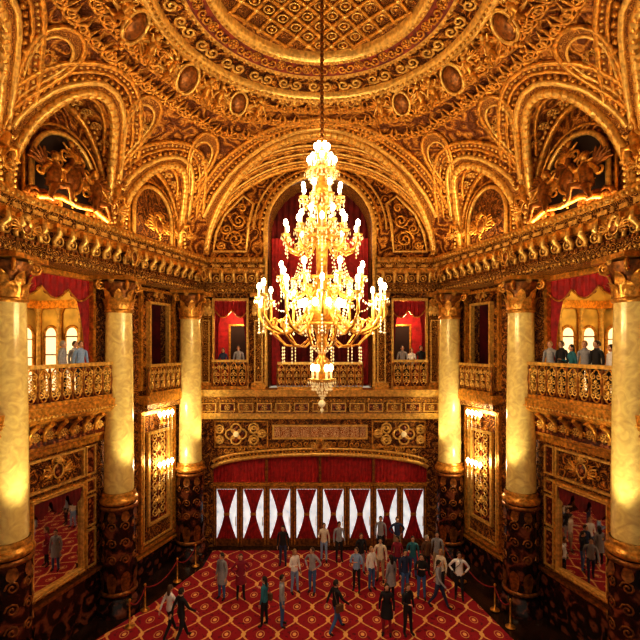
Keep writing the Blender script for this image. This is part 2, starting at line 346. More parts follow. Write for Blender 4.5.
# ------------------------------------------------------------------ side bays
def valance(mb,M,x0,x1,zt,drop,y,n=4):
    curtain(mb,M,x0,x1,zt,lambda f:zt-drop*(.55+.45*abs(math.sin(PI*n*f))),G['red'],n*4,.05,y,80,6)
    pts=[(x0+(x1-x0)*i/60,y+.06,zt-drop*(.55+.45*abs(math.sin(PI*n*i/60)))) for i in range(61)]
    mb.tube(pts,.035,G['gold'],M,5)
def bigbay(S,P0,P1,side,mirror_name):
    F,L=frame(P0,P1); M=S@F; c=L/2
    w=MB()
    w.box(0,L,-.3,0,0,7.6,G['wall'],M); w.box(0,.62,-.3,0,7.6,12.3,G['wall'],M); w.box(L-.62,L,-.3,0,7.6,12.3,G['wall'],M)
    w.box(0,L,-.3,0,12.25,ZC+.2,G['wall'],M)
    w.box(.0,L,0,.14,0,1.6,G['marble'],M); w.box(.0,L,0,.2,1.6,1.72,G['goldd'],M); w.box(0,L,0,.2,0,.22,G['marble'],M)
    for x0,x1 in ((.62,1.08),(L-1.08,L-.62)):
        for z0,z1 in ((1.85,3.2),(3.3,4.4),(4.5,5.0),(5.15,6.2)):
            w.box(x0+.05,x1-.05,0,.03,z0+.05,z1-.05,G['redmarb'],M); frame_rect(w,M,x0,x1,z0,z1,.06,0,G['goldl'],.08)
    frame_rect(w,M,1.15,L-1.15,5.15,6.2,.08,0,G['goldl'],.1)
    cartouche(w,M@T(c,.06,5.68),.55,G['gold'],G['goldl'],G['redmarb'])
    prof=[(0,6.3),(.12,6.3),(.14,6.5),(.28,6.55),(.3,6.65),(.3,7.25)]
    for (pr,mt) in ((prof,G['gold']),([(.305,6.65),(.305,7.25)],G['redmarb']),([(.3,7.25),(.4,7.3),(.62,7.4)],G['ent']),([(.62,7.4),(.75,7.5),(.78,7.75),(.8,7.9),(-.3,7.9)],G['gold'])):
        w.grid([[(u,n,z) for n,z in pr] for u in (.25,L-.25)],mt,M,False)
    k=7
    for j in range(k+1):
        u=.45+(L-.9)*j/k
        w.tube([(u,.7,7.38),(u,.5,7.25),(u,.36,7.0),(u,.4,6.8)],[.08,.09,.07,.06],G['gold'],M,6)
        if j<k:
            uc=u+(L-.9)/k/2
            rosette(w,M@T(uc,.33,6.95),.13,G['goldl'],n=6)
            for sx in (-1,1): w.tube([(uc+sx*q[0],q[1],q[2]) for q in spiral(.2,6.95,.1,PI,1.2,.34,8)],.025,G['gold'],M,5)
    for j in range(26): w.box(.3+(L-.6)*j/26,.3+(L-.6)*j/26+.08,.3,.42,7.25,7.33,G['gold'],M)
    for j in range(30): w.ball((.35+(L-.7)*j/29,.8,7.62),.05,G['goldl'],M,5,3)
    for x in (.62,L-.74): w.box(x,x+.12,-.25,.06,7.9,12.3,G['gold'],M)
    w.box(.6,L-.6,-.25,.06,12.1,12.28,G['gold'],M)
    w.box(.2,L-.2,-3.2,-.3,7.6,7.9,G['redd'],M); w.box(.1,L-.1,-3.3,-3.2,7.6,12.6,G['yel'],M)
    w.box(.74,L-.74,-1.4,.5,7.9,8.15,G['redd'],M)
    w.box(0.1,.2,-3.2,-.3,7.6,12.6,G['yel'],M); w.box(L-.2,L-.1,-3.2,-.3,7.6,12.6,G['yel'],M); w.box(.1,L-.1,-3.2,-.3,12.4,12.6,G['ent'],M)
    # salon end wall (visible obliquely): pilasters and arched recesses
    for xe,sg in ((.2,1),(L-.2,-1)):
        for yy in (-.9,-1.9,-2.9):
            w.lathe([(.13,7.9),(.09,8.1),(.09,11.0),(.17,11.2)],G['goldl'],M@T(xe+sg*.12,yy,0),8)
        w.box(min(xe,xe+sg*.25),max(xe,xe+sg*.25),-3.2,-.4,11.2,11.5,G['gold'],M)
        for yc in (-1.4,-2.4):
            pts=[(xe+sg*.03,yc-.32,8.0),(xe+sg*.03,yc-.32,10.2)]+[(xe+sg*.03,yc-.32*math.cos(PI*i/10),10.2+.32*math.sin(PI*i/10)) for i in range(11)]+[(xe+sg*.03,yc+.32,8.0)]
            w.add([(p[0]-sg*.015,p[1],p[2]) for p in pts],[tuple(range(len(pts)))],G['lampwarm'],M); w.tube(pts,.06,G['gold'],M,6)
            for zz in (8.7,9.4,10.1): w.box(min(xe,xe+sg*.05),max(xe,xe+sg*.05),yc-.32,yc+.32,zz,zz+.05,G['goldd'],M)
    for q in range(4):
        xc=c+(q-1.5)*1.05
        pts=[(xc-.34,-3.1,7.95),(xc-.34,-3.1,10.2)]+[(xc-.34*math.cos(PI*i/10),-3.1,10.2+.34*math.sin(PI*i/10)) for i in range(11)]+[(xc+.34,-3.1,7.95)]
        w.tube(pts,.07,G['gold'],M,6)
        w.add([(p[0],-3.12,p[2]) for p in pts],[tuple(range(len(pts)))],G['lampwarm'],M)
        for zz in (8.6,9.3,10.0): w.box(xc-.34,xc+.34,-3.13,-3.07,zz,zz+.04,G['goldd'],M)
        for xx in (xc-.52,xc+.52): w.lathe([(.12,7.9),(.08,8.1),(.08,11.0),(.16,11.2)],G['gold'],M@T(xx,-2.95,0),8)
    w.box(.2,L-.2,-3.2,-2.8,11.2,11.5,G['gold'],M)
    w.obj('wall_'+side)
    m=MB()
    x0,x1=1.25,L-1.25
    m.box(x0,x1,.02,.05,1.95,4.95,G['mirror'],M)
    frame_rect(m,M,x0-.1,x1+.1,1.85,5.05,.14,.02,G['gold'],.12); frame_rect(m,M,x0+.02,x1-.02,1.97,4.93,.05,.04,G['goldl'],.13)
    for i in range(40):
        for zz in (1.92,4.98): m.ball((x0+(x1-x0)*i/39,.15,zz),.035,G['goldl'],M,5,3)
    curtain(m,M,x0+.05,x1-.05,4.9,lambda f:4.85-.55*abs(math.sin(PI*3*f))**.7,G['redd'],12,.03,.12,50,4)
    m.obj(mirror_name)
    r=MB(); railing(r,M,.55,L-.55,.66,7.9,9.2); r.obj('balcony_railing')
    v=MB(); valance(v,M,.7,L-.7,12.1,.75,-.1,3)
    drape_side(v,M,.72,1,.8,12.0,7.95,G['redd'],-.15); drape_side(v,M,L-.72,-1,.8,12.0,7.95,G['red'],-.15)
    v.obj('loge_curtain')
    return M,L
def smallbay(S,P0,P1,side):
    F,L=frame(P0,P1); M=S@F; c=2.85
    w=MB()
    w.box(0,L,-.3,0,0,7.7,G['wall'],M); w.box(0,c-.62,-.3,0,7.7,12.3,G['wall'],M); w.box(c+.62,L,-.3,0,7.7,12.3,G['wall'],M)
    w.box(0,L,-.3,0,11.6,ZC+.2,G['wall'],M)
    w.box(c-.7,c+.7,-2,-.3,7.5,7.7,G['redd'],M); w.box(c-.7,c+.7,-2,-1.9,7.7,11.9,G['redd'],M)
    for x in (c-.75,c+.65): w.box(x,x+.1,-2,-.3,7.7,11.9,G['redd'],M)
    w.box(0,L,0,.14,0,1.0,G['marble'],M); w.box(0,L,0,.2,1.0,1.1,G['gold'],M)
    frame_rect(w,M,c-1.15,c+1.15,1.2,7.0,.12,0,G['gold'],.14); frame_rect(w,M,c-.95,c+.95,1.4,6.9,.06,0,G['goldl'],.1)
    frame_rect(w,M,c-1.15,c+1.15,7.9,12.2,.12,0,G['gold'],.14)
    frame_rect(w,M,c-.68,c+.68,7.7,11.65,.1,0,G['goldl'],.2)
    w.box(c-1.2,c+1.2,0,.5,7.35,7.7,G['gold'],M); w.box(c-1.1,c+1.1,0,.4,7.1,7.35,G['ent'],M)
    cartouche(w,M@T(c,.1,11.95),.3,G['goldl'],G['gold'],G['goldd'])
    for z in (9.0,10.2,11.2):
        for x in (c-.93,c+.93): rosette(w,M@T(x,.05,z),.14,G['gold'],n=6)
    w.obj('wall_'+side)
    g=MB()
    g.box(c-.6,c+.6,.02,.05,2.2,6.0,G['redmarb'],M); frame_rect(g,M,c-.7,c+.7,2.1,6.1,.12,.02,G['goldl'],.12)
    for i in range(6):
        for sx in (-1,1):
            for d,zz in ((1,.0),(-1,.3)):
                p=[(c+sx*q[0],q[1],q[2]) for q in spiral(.24,2.6+i*.58+zz,.2,PI,1.5,.1,10,d)]
                g.tube(p,.03,G['goldl'],M,5)
        g.octa((c,.1,2.5+i*.58),.09,.2,G['goldl'],M)
    gp=g.obj('ornamental_grille_panel')
    r=MB(); railing(r,M,c-1.05,c+1.05,.42,7.7,9.0,.35); r.obj('balcony_railing')
    for z in (6.55,4.4):
        s=MB(); Ms=M@T(c,.18,z)
        s.ball((0,.02,0),(.12,.06,.25),G['gold'],Ms,8,6)
        for dx in (-.42,-.14,.14,.42):
            s.tube([(0,.05,-.1),(dx*.6,.22,-.22),(dx,.3,-.05),(dx,.3,.05)],.025,G['gold'],Ms,5)
            s.lathe([(.001,.04),(.07,.06),(.03,.09)],G['gold'],Ms@T(dx,.3,0),8); s.lathe([(.022,.08),(.022,.22)],G['ivory'],Ms@T(dx,.3,0),6)
            s.ball((dx,.3,.29),(.07,.07,.12),G['bulb'],Ms,6,5)
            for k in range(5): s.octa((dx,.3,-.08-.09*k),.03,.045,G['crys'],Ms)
        s.obj('sconce_lamp',gp if z<5 else None)
        p=(M@Vector((c,.65,z+.25,)))
        l=bpy.data.lights.new('sconce_light','POINT'); l.energy=55; l.color=(1,.82,.55); l.shadow_soft_size=.12
        o=bpy.data.objects.new('sconce_light',l); COL.objects.link(o); o.location=p
BAYM={}
for S,side in ((I4,'left'),(MIR,'right')):
    bigbay(S,A2,A,side,'mirror'); BAYM[side]=bigbay(S,A,B,side,'mirror'); smallbay(S,B,C,side)
    F,L=frame((-9.4,1),A2); w=MB(); w.box(0,L,-.3,0,0,ZC+.2,G['wall'],S@F); w.box(0,L,0,.14,0,1.6,G['marble'],S@F); w.obj('wall_'+side)
# ------------------------------------------------------------------ far wall
FW=Matrix(((1,0,0,0),(0,-1,0,YF),(0,0,1,0),(0,0,0,1)))
w=MB()
for s in (-1,1):
    a,b=sorted((s*5.2,s*6.9)); w.box(a,b,-.3,0,0,ZC+.2,G['wall'],FW)
    a,b=sorted((s*2.5,s*3.45)); w.box(a,b,-.3,0,7.3,ZC+.1,G['wall'],FW)
    a,b=sorted((s*2.5,s*6.6)); w.box(a,b,-.3,0,12.0,ZC+.1,G['wall'],FW)
    a,b=sorted((s*3.55,s*5.1)); w.box(a,b,-1.2,.2,7.7,7.98,G['redd'],FW)
arc=lambda x,z0=3.75,r=.72:z0+r*math.sqrt(max(0,1-(x/5.25)**2))
N=48; xs=[-5.2+10.4*i/N for i in range(N+1)]
w.grid([[(x,0,arc(x)) for x in xs],[(x,0,6.3) for x in xs]],G['deep'],FW,False)
w.grid([[(x,-.3,arc(x)) for x in xs],[(x,0,arc(x)) for x in xs]],G['gold'],FW,False)
w.tube([(x,.05,arc(x)+.05) for x in xs],.11,G['goldl'],FW,6); w.tube([(x,.04,arc(x)+.32) for x in xs],.07,G['goldl'],FW,6)
for i in range(60):
    x=-5.1+10.2*i/59; w.ball((x,.05,arc(x)+.19),.06,G['gold'],FW,5,3)
frame_rect(w,FW,-2.3,2.3,5.25,5.95,.09,0,G['goldl'],.12); w.box(-2.2,2.2,.01,.04,5.33,5.88,G['amber'],FW)
for k in range(-4,5): w.box(k*.48-.02,k*.48+.02,.03,.07,5.33,5.88,G['goldd'],FW)
for s in (-1,1):
    for k in range(4):
        a=PI/2*k
        w.tube([(s*4.05+.26*math.cos(a)+.24*math.cos(2*PI*q/12),.08,5.5+.26*math.sin(a)+.24*math.sin(2*PI*q/12)) for q in range(12)],.05,G['goldl'],FW,6,True)
        w.ball((s*4.05+.26*math.cos(a),.05,5.5+.26*math.sin(a)),(.17,.05,.17),G['redmarb'],FW,8,4)
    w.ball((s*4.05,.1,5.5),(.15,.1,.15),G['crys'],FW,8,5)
    frame_rect(w,FW,min(s*2.5,s*5.1),max(s*2.5,s*5.1),4.85,6.15,.07,0,G['gold'],.1)
    for (x,z,r) in ((3.2,5.75,.26),(3.2,5.2,.24),(4.85,5.7,.22),(4.85,5.2,.2),(2.8,5.5,.2)):
        for d in (-1,1):
            w.tube([(s*q[0],q[1],q[2]) for q in spiral(x,z,r,PI*.5,1.5,.06,12,d)],.05,G['goldl'],FW,5)
for x in [q*.55 for q in range(-8,9)]:
    for d in (-1,1): w.tube([(x+d*q[0],q[1],q[2]) for q in spiral(.12,arc(x)+.55,.13,PI,1.3,.06,9,1)],.035,G['gold'],FW,5)
cartouche(w,FW@T(0,.1,4.95),.4,G['goldl'],G['gold'],G['goldd'])
for (pr,mt) in (([(0,6.25),(.25,6.25),(.28,6.5),(.35,6.55)],G['goldl']),([(.33,6.55),(.33,7.1)],G['ent']),([(.33,7.1),(.45,7.15),(.5,7.3),(.7,7.38)],G['ent']),([(.7,7.38),(.75,7.6),(.78,7.7),(-.3,7.7)],G['goldl'])):
    w.grid([[(u,n,z) for n,z in pr] for u in (-5.7,5.7)],mt,FW,False)
for j in range(70): w.box(-5.6+.16*j,-5.6+.16*j+.09,.33,.46,7.1,7.19,G['gold'],FW)
for j in range(13):
    u=-5.3+10.6*j/12
    frame_rect(w,FW,u-.36,u+.36,6.62,7.04,.05,.33,G['goldl'],.05)
    w.box(u-.3,u+.3,.33,.35,6.67,7.0,G['redmarb'] if j%2 else G['goldd'],FW)
    rosette(w,FW@T(u,.38,6.83),.13,G['goldl'],n=5)
for s in (-1,1):
    for x in (2.95,5.5):
        xx=s*x
        w.box(xx-.26,xx+.26,0,.18,7.7,11.2,G['ent'],FW); frame_rect(w,FW,xx-.2,xx+.2,8.0,11.0,.05,.18,G['goldl'],.05)
        w.box(xx-.34,xx+.34,0,.26,7.7,8.0,G['gold'],FW); w.box(xx-.4,xx+.4,0,.34,12.1,12.3,G['gold'],FW)
        for k in (-1,0,1): leaf(w,FW@T(xx+k*.2,.18,11.2),.24,.55,.16,G['goldl']); leaf(w,FW@T(xx+k*.17,.18,11.4),.24,.75,.2,G['gold'])
    a,b=sorted((s*3.3,s*5.4)); w.box(a,b,-2.2,-2.1,7.5,12.2,G['red'],FW); w.box(a,b,-2.2,-.3,7.5,7.7,G['redd'],FW)
    for x in (a-.1,b): w.box(x,x+.1,-2.2,-.3,7.5,12.2,G['redd'],FW)
    w.box(a,b,-2.2,-.3,12.0,12.2,G['ent'],FW)
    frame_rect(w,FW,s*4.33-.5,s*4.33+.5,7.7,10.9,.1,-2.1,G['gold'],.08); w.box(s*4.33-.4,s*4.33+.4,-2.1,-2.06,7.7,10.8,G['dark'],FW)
    a,b=sorted((s*3.45,s*5.2)); frame_rect(w,FW,a,b,7.7,12.05,.1,-.02,G['goldl'],.14)
N=48
outer=[(5.75*math.cos(PI*i/N),0,ZC-.05+4.75*math.sin(PI*i/N)) for i in range(N+1)]
inner=[]
for i in range(N+1):
    t=i/N
    if t<.12: inner.append((2.5,0,ZC-.05+1.55*t/.12))
    elif t>.88: inner.append((-2.5,0,ZC-.05+1.55*(1-t)/.12))
    else:
        a=PI*(t-.12)/.76; inner.append((2.5*math.cos(a),0,15.4+2.5*math.sin(a)))
w.grid([outer,inner],G['lun'],FW@T(0,.05,0),False)
full=[(2.5,0,7.7)]+inner+[(-2.5,0,7.7)]
w.grid([[(p[0],0,p[2]) for p in full],[(p[0],-1.5,p[2]) for p in full]],G['ent'],FW,True)
for off,r,mt in ((.12,.12,'goldl'),(.42,.07,'gold'),(.7,.05,'goldl')):
    pts=[((2.5+off),.08,z) for z in (7.8,12.2,15.4)]+[((2.5+off)*math.cos(PI*i/28),.08,15.4+(2.5+off)*math.sin(PI*i/28)) for i in range(1,28)]+[(-(2.5+off),.08,z) for z in (15.4,12.2,7.8)]
    if off>.3: pts=pts[2:-2]
    w.tube(pts,r,G[mt],FW,6)
for i in range(34):
    a=PI*i/33; w.ball((2.78*math.cos(a),.1,15.4+2.78*math.sin(a)),.075,G['goldl'],FW,6,4)
for s in (-1,1):
    tri=[(s*5.15,.1,14.3),(s*3.55,.1,14.3),(s*3.45,.1,15.6),(s*3.2,.1,16.6),(s*3.7,.1,17.0),(s*4.6,.1,16.1),(s*5.0,.1,15.2)]
    w.tube(tri,.08,G['goldl'],FW,6,True)
    for (x,z,r,d) in ((4.1,14.9,.4,1),(4.5,15.4,.25,-1),(3.9,15.8,.32,-1),(3.75,16.4,.2,1),(4.75,14.6,.2,-1)):
        w.tube([(s*q[0],q[1],q[2]) for q in spiral(x,z,r,0,1.6,.12,14,d)],.055,G['gold'],FW,5)
cartouche(w,FW@T(0,.2,18.05),.5,G['goldl'],G['gold'],G['goldd'])
w.obj('wall_far')
v=MB()
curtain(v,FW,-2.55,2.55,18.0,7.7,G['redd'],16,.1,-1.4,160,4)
valance(v,FW,-2.4,2.4,14.6,1.6,-1.1,3)
drape_side(v,FW,-2.45,1,1.2,15.2,7.8,G['red'],-1.0); drape_side(v,FW,2.45,-1,1.2,15.2,7.8,G['red'],-1.0)
v.obj('niche_curtain')
for s in (-1,1):
    v=MB(); a,b=sorted((s*3.5,s*5.15)); valance(v,FW,a,b,11.95,.8,-.25,2)
    drape_side(v,FW,a+.03,1,.35,11.9,7.75,G['red'],-.2); drape_side(v,FW,b-.03,-1,.35,11.9,7.75,G['red'],-.2); v.obj('loge_curtain')
    r=MB(); railing(r,FW,a,b,.33,7.7,9.1,.35); r.obj('balcony_railing')
r=MB(); railing(r,FW,-2.0,2.0,.6,7.7,9.0,.35); r.obj('balcony_railing')
# doors
DW=10.4/8
for k in range(8):
    x0=-5.2+DW*k; d=MB(); M=FW@T(x0+DW/2,-.2,0); h=DW/2
    d.box(-h,-h+.15,-.05,.12,0,2.95,G['goldd'],M); d.box(h-.15,h,-.05,.12,0,2.95,G['goldd'],M)
    d.box(-h+.15,h-.15,-.04,.06,0,.36,G['goldd'],M); d.box(-h+.15,h-.15,-.04,.06,2.78,2.95,G['gold'],M)
    d.box(-h+.15,h-.15,-.04,-.02,.36,2.78,G['glass'],M)
    for xx in (-h+.075,h-.075): d.box(xx-.02,xx+.02,.12,.15,.1,2.9,G['gold'],M)
    rows=[]
    for j in range(21):
        t=j/20; hw=.12+.36*abs(2*t-1)**1.3
        rows.append([(hw*(i/12-1),.05+.03*math.sin(i*1.9),.36+2.40*t) for i in range(25)])
    d.grid(rows,G['redd'] if k in () else G['red'],M); d.box(-.14,.14,.03,.1,1.5,1.62,G['gold'],M)
    d.tube([(h-.2,.08,1.0),(h-.2,.13,1.05),(h-.2,.13,1.4),(h-.2,.08,1.45)],.018,G['goldl'],M,5)
    d.obj('door_%d'%(k+1))
t=MB()
t.box(-5.2,5.2,-.32,-.05,2.95,3.1,G['gold'],FW)
curtain(t,FW,-5.2,5.2,lambda f:arc(-5.2+10.4*f)+.02,3.05,G['red'],60,.035,-.2,300,3)
for x in (-2.6,0,2.6): t.box(x-.06,x+.06,-.2,-.05,3.1,arc(x),G['goldd'],FW)
t.obj('transom_curtain')
# ------------------------------------------------------------------ ceiling
RR=4.57; H=4.9
half=[(-5.75,YF-.05),(-6.45,21.2),(-7.8,16.9),(-9.05,12.6),(-9.2,7.8),(-8.6,3),(-6,1.0)]
poly=half+[(-x,y) for x,y in reversed(half)]
def base_r(th):
    dx,dy=math.sin(th),math.cos(th); best=None
    for i in range(len(poly)):
        x1,y1=poly[i]; x2,y2=poly[(i+1)%len(poly)]
        x1-=C0[0];x2-=C0[0];y1-=C0[1];y2-=C0[1]
        ex,ey=x2-x1,y2-y1; det=dx*(-ey)+dy*ex
        if abs(det)<1e-9: continue
        r=(x1*(-ey)+y1*ex)/det; s=(dx*y1-dy*x1)/det
        if r>0 and -1e-6<=s<=1+1e-6 and (best is None or r<best): best=r
    return best
def main_z(x,y):
    dx,dy=x-C0[0],y-C0[1]; r=math.hypot(dx,dy)
    if r<=RR: return ZC+H
    R=base_r(math.atan2(dx,dy)); c=min(1,max(0,(r-RR)/(R-RR))); return ZC+H*math.sqrt(1-c*c)
barrels=[]
def addb(P0,P1,hw,crown):
    a=Vector(P0);b=Vector(P1);t=(b-a).normalized(); barrels.append(((a+b)/2,t,Vector((t.y,-t.x)),hw,crown))
addb((-5.75,YF-.05),(5.75,YF-.05),5.5,4.55)
for P0,P1,hw,cr in (((-7.8,16.9),(-6.45,21.2),1.95,3.3),((-9.05,12.6),(-7.8,16.9),2.0,3.8),((-9.2,7.8),(-9.05,12.6),2.15,3.8),((-8.6,3),(-9.2,7.8),2.1,3.8)):
    addb(P0,P1,hw,cr)
    m,t,nn,h_,c_=barrels[-1]; barrels.append((Vector((-m.x,m.y)),Vector((-t.x,t.y)),Vector((-nn.x,nn.y)),h_,c_))
def zb(b,u): return ZC+b[4]*math.sqrt(max(0,1-(u/b[3])**2))
def surf_z(x,y):
    z=main_z(x,y)
    for b in barrels:
        d=Vector((x,y))-b[0]; u=d.dot(b[1]); s=d.dot(b[2])
        if abs(u)<b[3] and -1<s<6: z=max(z,zb(b,u))
    return z
mb=MB(); NT=900; NP=54; rows=[[] for _ in range(NP+2)]
for i in range(NT):
    th=2*PI*i/NT; R=base_r(th); dx,dy=math.sin(th),math.cos(th)
    rows[0].append((C0[0]+dx*R,C0[1]+dy*R,ZC-.05))
    for j in range(NP+1):
        ph=PI/2*j/NP; r=RR+(R-RR)*math.cos(ph); x,y=C0[0]+dx*r,C0[1]+dy*r
        z=surf_z(x,y) if j<NP else ZC+H
        rows[j+1].append((x,y,z))
vs=[p for r in rows for p in r]; fs=[]
for j in range(NP+1):
    for i in range(NT):
        if j==0 and (abs(i-NT/2)<NT*.12): continue
        k=(i+1)%NT
        if j==0 and abs(vs[j*NT+i][1]-(YF-.05))<.02 : continue
        fs.append((j*NT+i,j*NT+k,(j+1)*NT+k,(j+1)*NT+i))
mb.add(vs,fs,G['vault'],None,False)
CT=T(C0[0],C0[1],0)
zt=ZC+H
mb.lathe([(4.62,zt-.12),(4.45,zt-.16),(4.32,zt-.05),(4.3,zt+.1)],G['goldl'],CT,96)
mb.lathe([(4.3,zt+.1),(3.75,zt+.3)],G['lun'],CT,96)
mb.lathe([(3.75,zt+.3),(3.7,zt+.2),(3.6,zt+.25)],G['goldl'],CT,96)
mb.lathe([(3.6,zt+.25),(3.15,zt+.45)],G['redceil'],CT,96)
mb.lathe([(3.15,zt+.45),(3.1,zt+.32),(2.95,zt+.34),(2.88,zt+.55),(2.85,zt+.62)],G['goldl'],CT,96)
mb.lathe([(2.86,zt+.62),(1.5,zt+.8),(.01,zt+.85)],G['disc'],CT,96)
CEIL=mb.obj('ceiling')
def dz(x,y):
    r=math.hypot(x,y); return zt+.62+(.18*(2.86-r)/1.36 if r>1.5 else .18+.05*(1.5-r)/1.5)
o=MB()
for k in range(-6,7):
    for s in (-1,1):
        off=k*.52; pts=[]
        for i in range(41):
            q=-2.85+5.7*i/40; x=(q+off*1.0)/math.sqrt(2); y=s*(q-off)/math.sqrt(2)
            if math.hypot(x,y)<2.84: pts.append((x,y,dz(x,y)-.03))
        o.tube(pts,.06,G['gold'],CT,5)
for a in range(-8,9):
    for b in range(-8,9):
        if (a+b)%2: continue
        x=a*.3677; y=b*.3677
        if math.hypot(x,y)<2.65:
            o.ball((x,y,dz(x,y)-.05),(.09,.09,.05),G['goldl'],CT,6,4)
            if math.hypot(x+.3677,y)<2.7: 
                o.tube([(x+.3677+.15*math.cos(2*PI*q/10),y+.15*math.sin(2*PI*q/10),dz(x,y)-.02) for q in range(10)],.03,G['goldl'],CT,4,True)
                o.ball((x+.3677,y,dz(x,y)-.02),(.07,.07,.05),G['gold'],CT,6,4)
for R_,n_,r_,z_ in ((4.4,150,.06,zt-.16),(3.68,120,.05,zt+.2),(3.03,100,.055,zt+.32),(4.68,110,.08,zt-.1)):
    for i in range(n_):
        a=2*PI*i/n_; o.ball((R_*math.cos(a),R_*math.sin(a),z_),r_,G['goldl'],CT,5,3)
def ceilM(th,r,z,tilt):
    c=Vector((C0[0]+math.sin(th)*r,C0[1]+math.cos(th)*r,z)); tx=Vector((math.cos(th),-math.sin(th),0)); inn=Vector((-math.sin(th),-math.cos(th),0))
    yy=(inn*math.cos(tilt)+Vector((0,0,-1))*math.sin(tilt)).normalized(); zz=tx.cross(yy)
    if zz.dot(inn)<0 and tilt>.8: zz=-zz
    elif zz.z<0: zz=-zz
    return Matrix(((tx.x,yy.x,zz.x,c.x),(tx.y,yy.y,zz.y,c.y),(tx.z,yy.z,zz.z,c.z),(0,0,0,1)))
for i in range(24):
    th=2*PI*i/24; M=ceilM(th,4.02,zt+.18,1.3)
    for d in (-1,1):
        o.tube([(d*q[0],q[1],q[2]) for q in spiral(.22,0,.2,PI,1.4,.03,10,1)],.045,G['goldl'],M,5)
    rosette(o,ceilM(th+PI/24,3.38,zt+.33,1.2),.15,G['gold'],n=6)
    for q in (-1,1):
        Mq=ceilM(th+q*.04,3.38,zt+.33,1.2); o.tube([(q*p[0],p[1],p[2]) for p in spiral(.0,0,.16,PI,1.3,.02,8,1)],.035,G['gold'],Mq,5)
PD=[35.5,59,88]
for a in PD:
    for s in (-1,1):
        Mc=ceilM(math.radians(s*a),5.0,zt-.42,.75)
        cartouche(o,Mc,1.1 if a>50 else .9,G['gold'],G['goldl'],G['goldd'])
        for sx in (-1,1): putto(o,Mc@T(sx*.75,.15,-.15),sx,.62,G['gold'],G['goldl'])
for a in (0,14,-14): cartouche(o,ceilM(math.radians(a),4.75,zt-.1,1.1),.34,G['gold'],G['goldl'],G['goldd'])
o.obj('ceiling_ornament',CEIL)
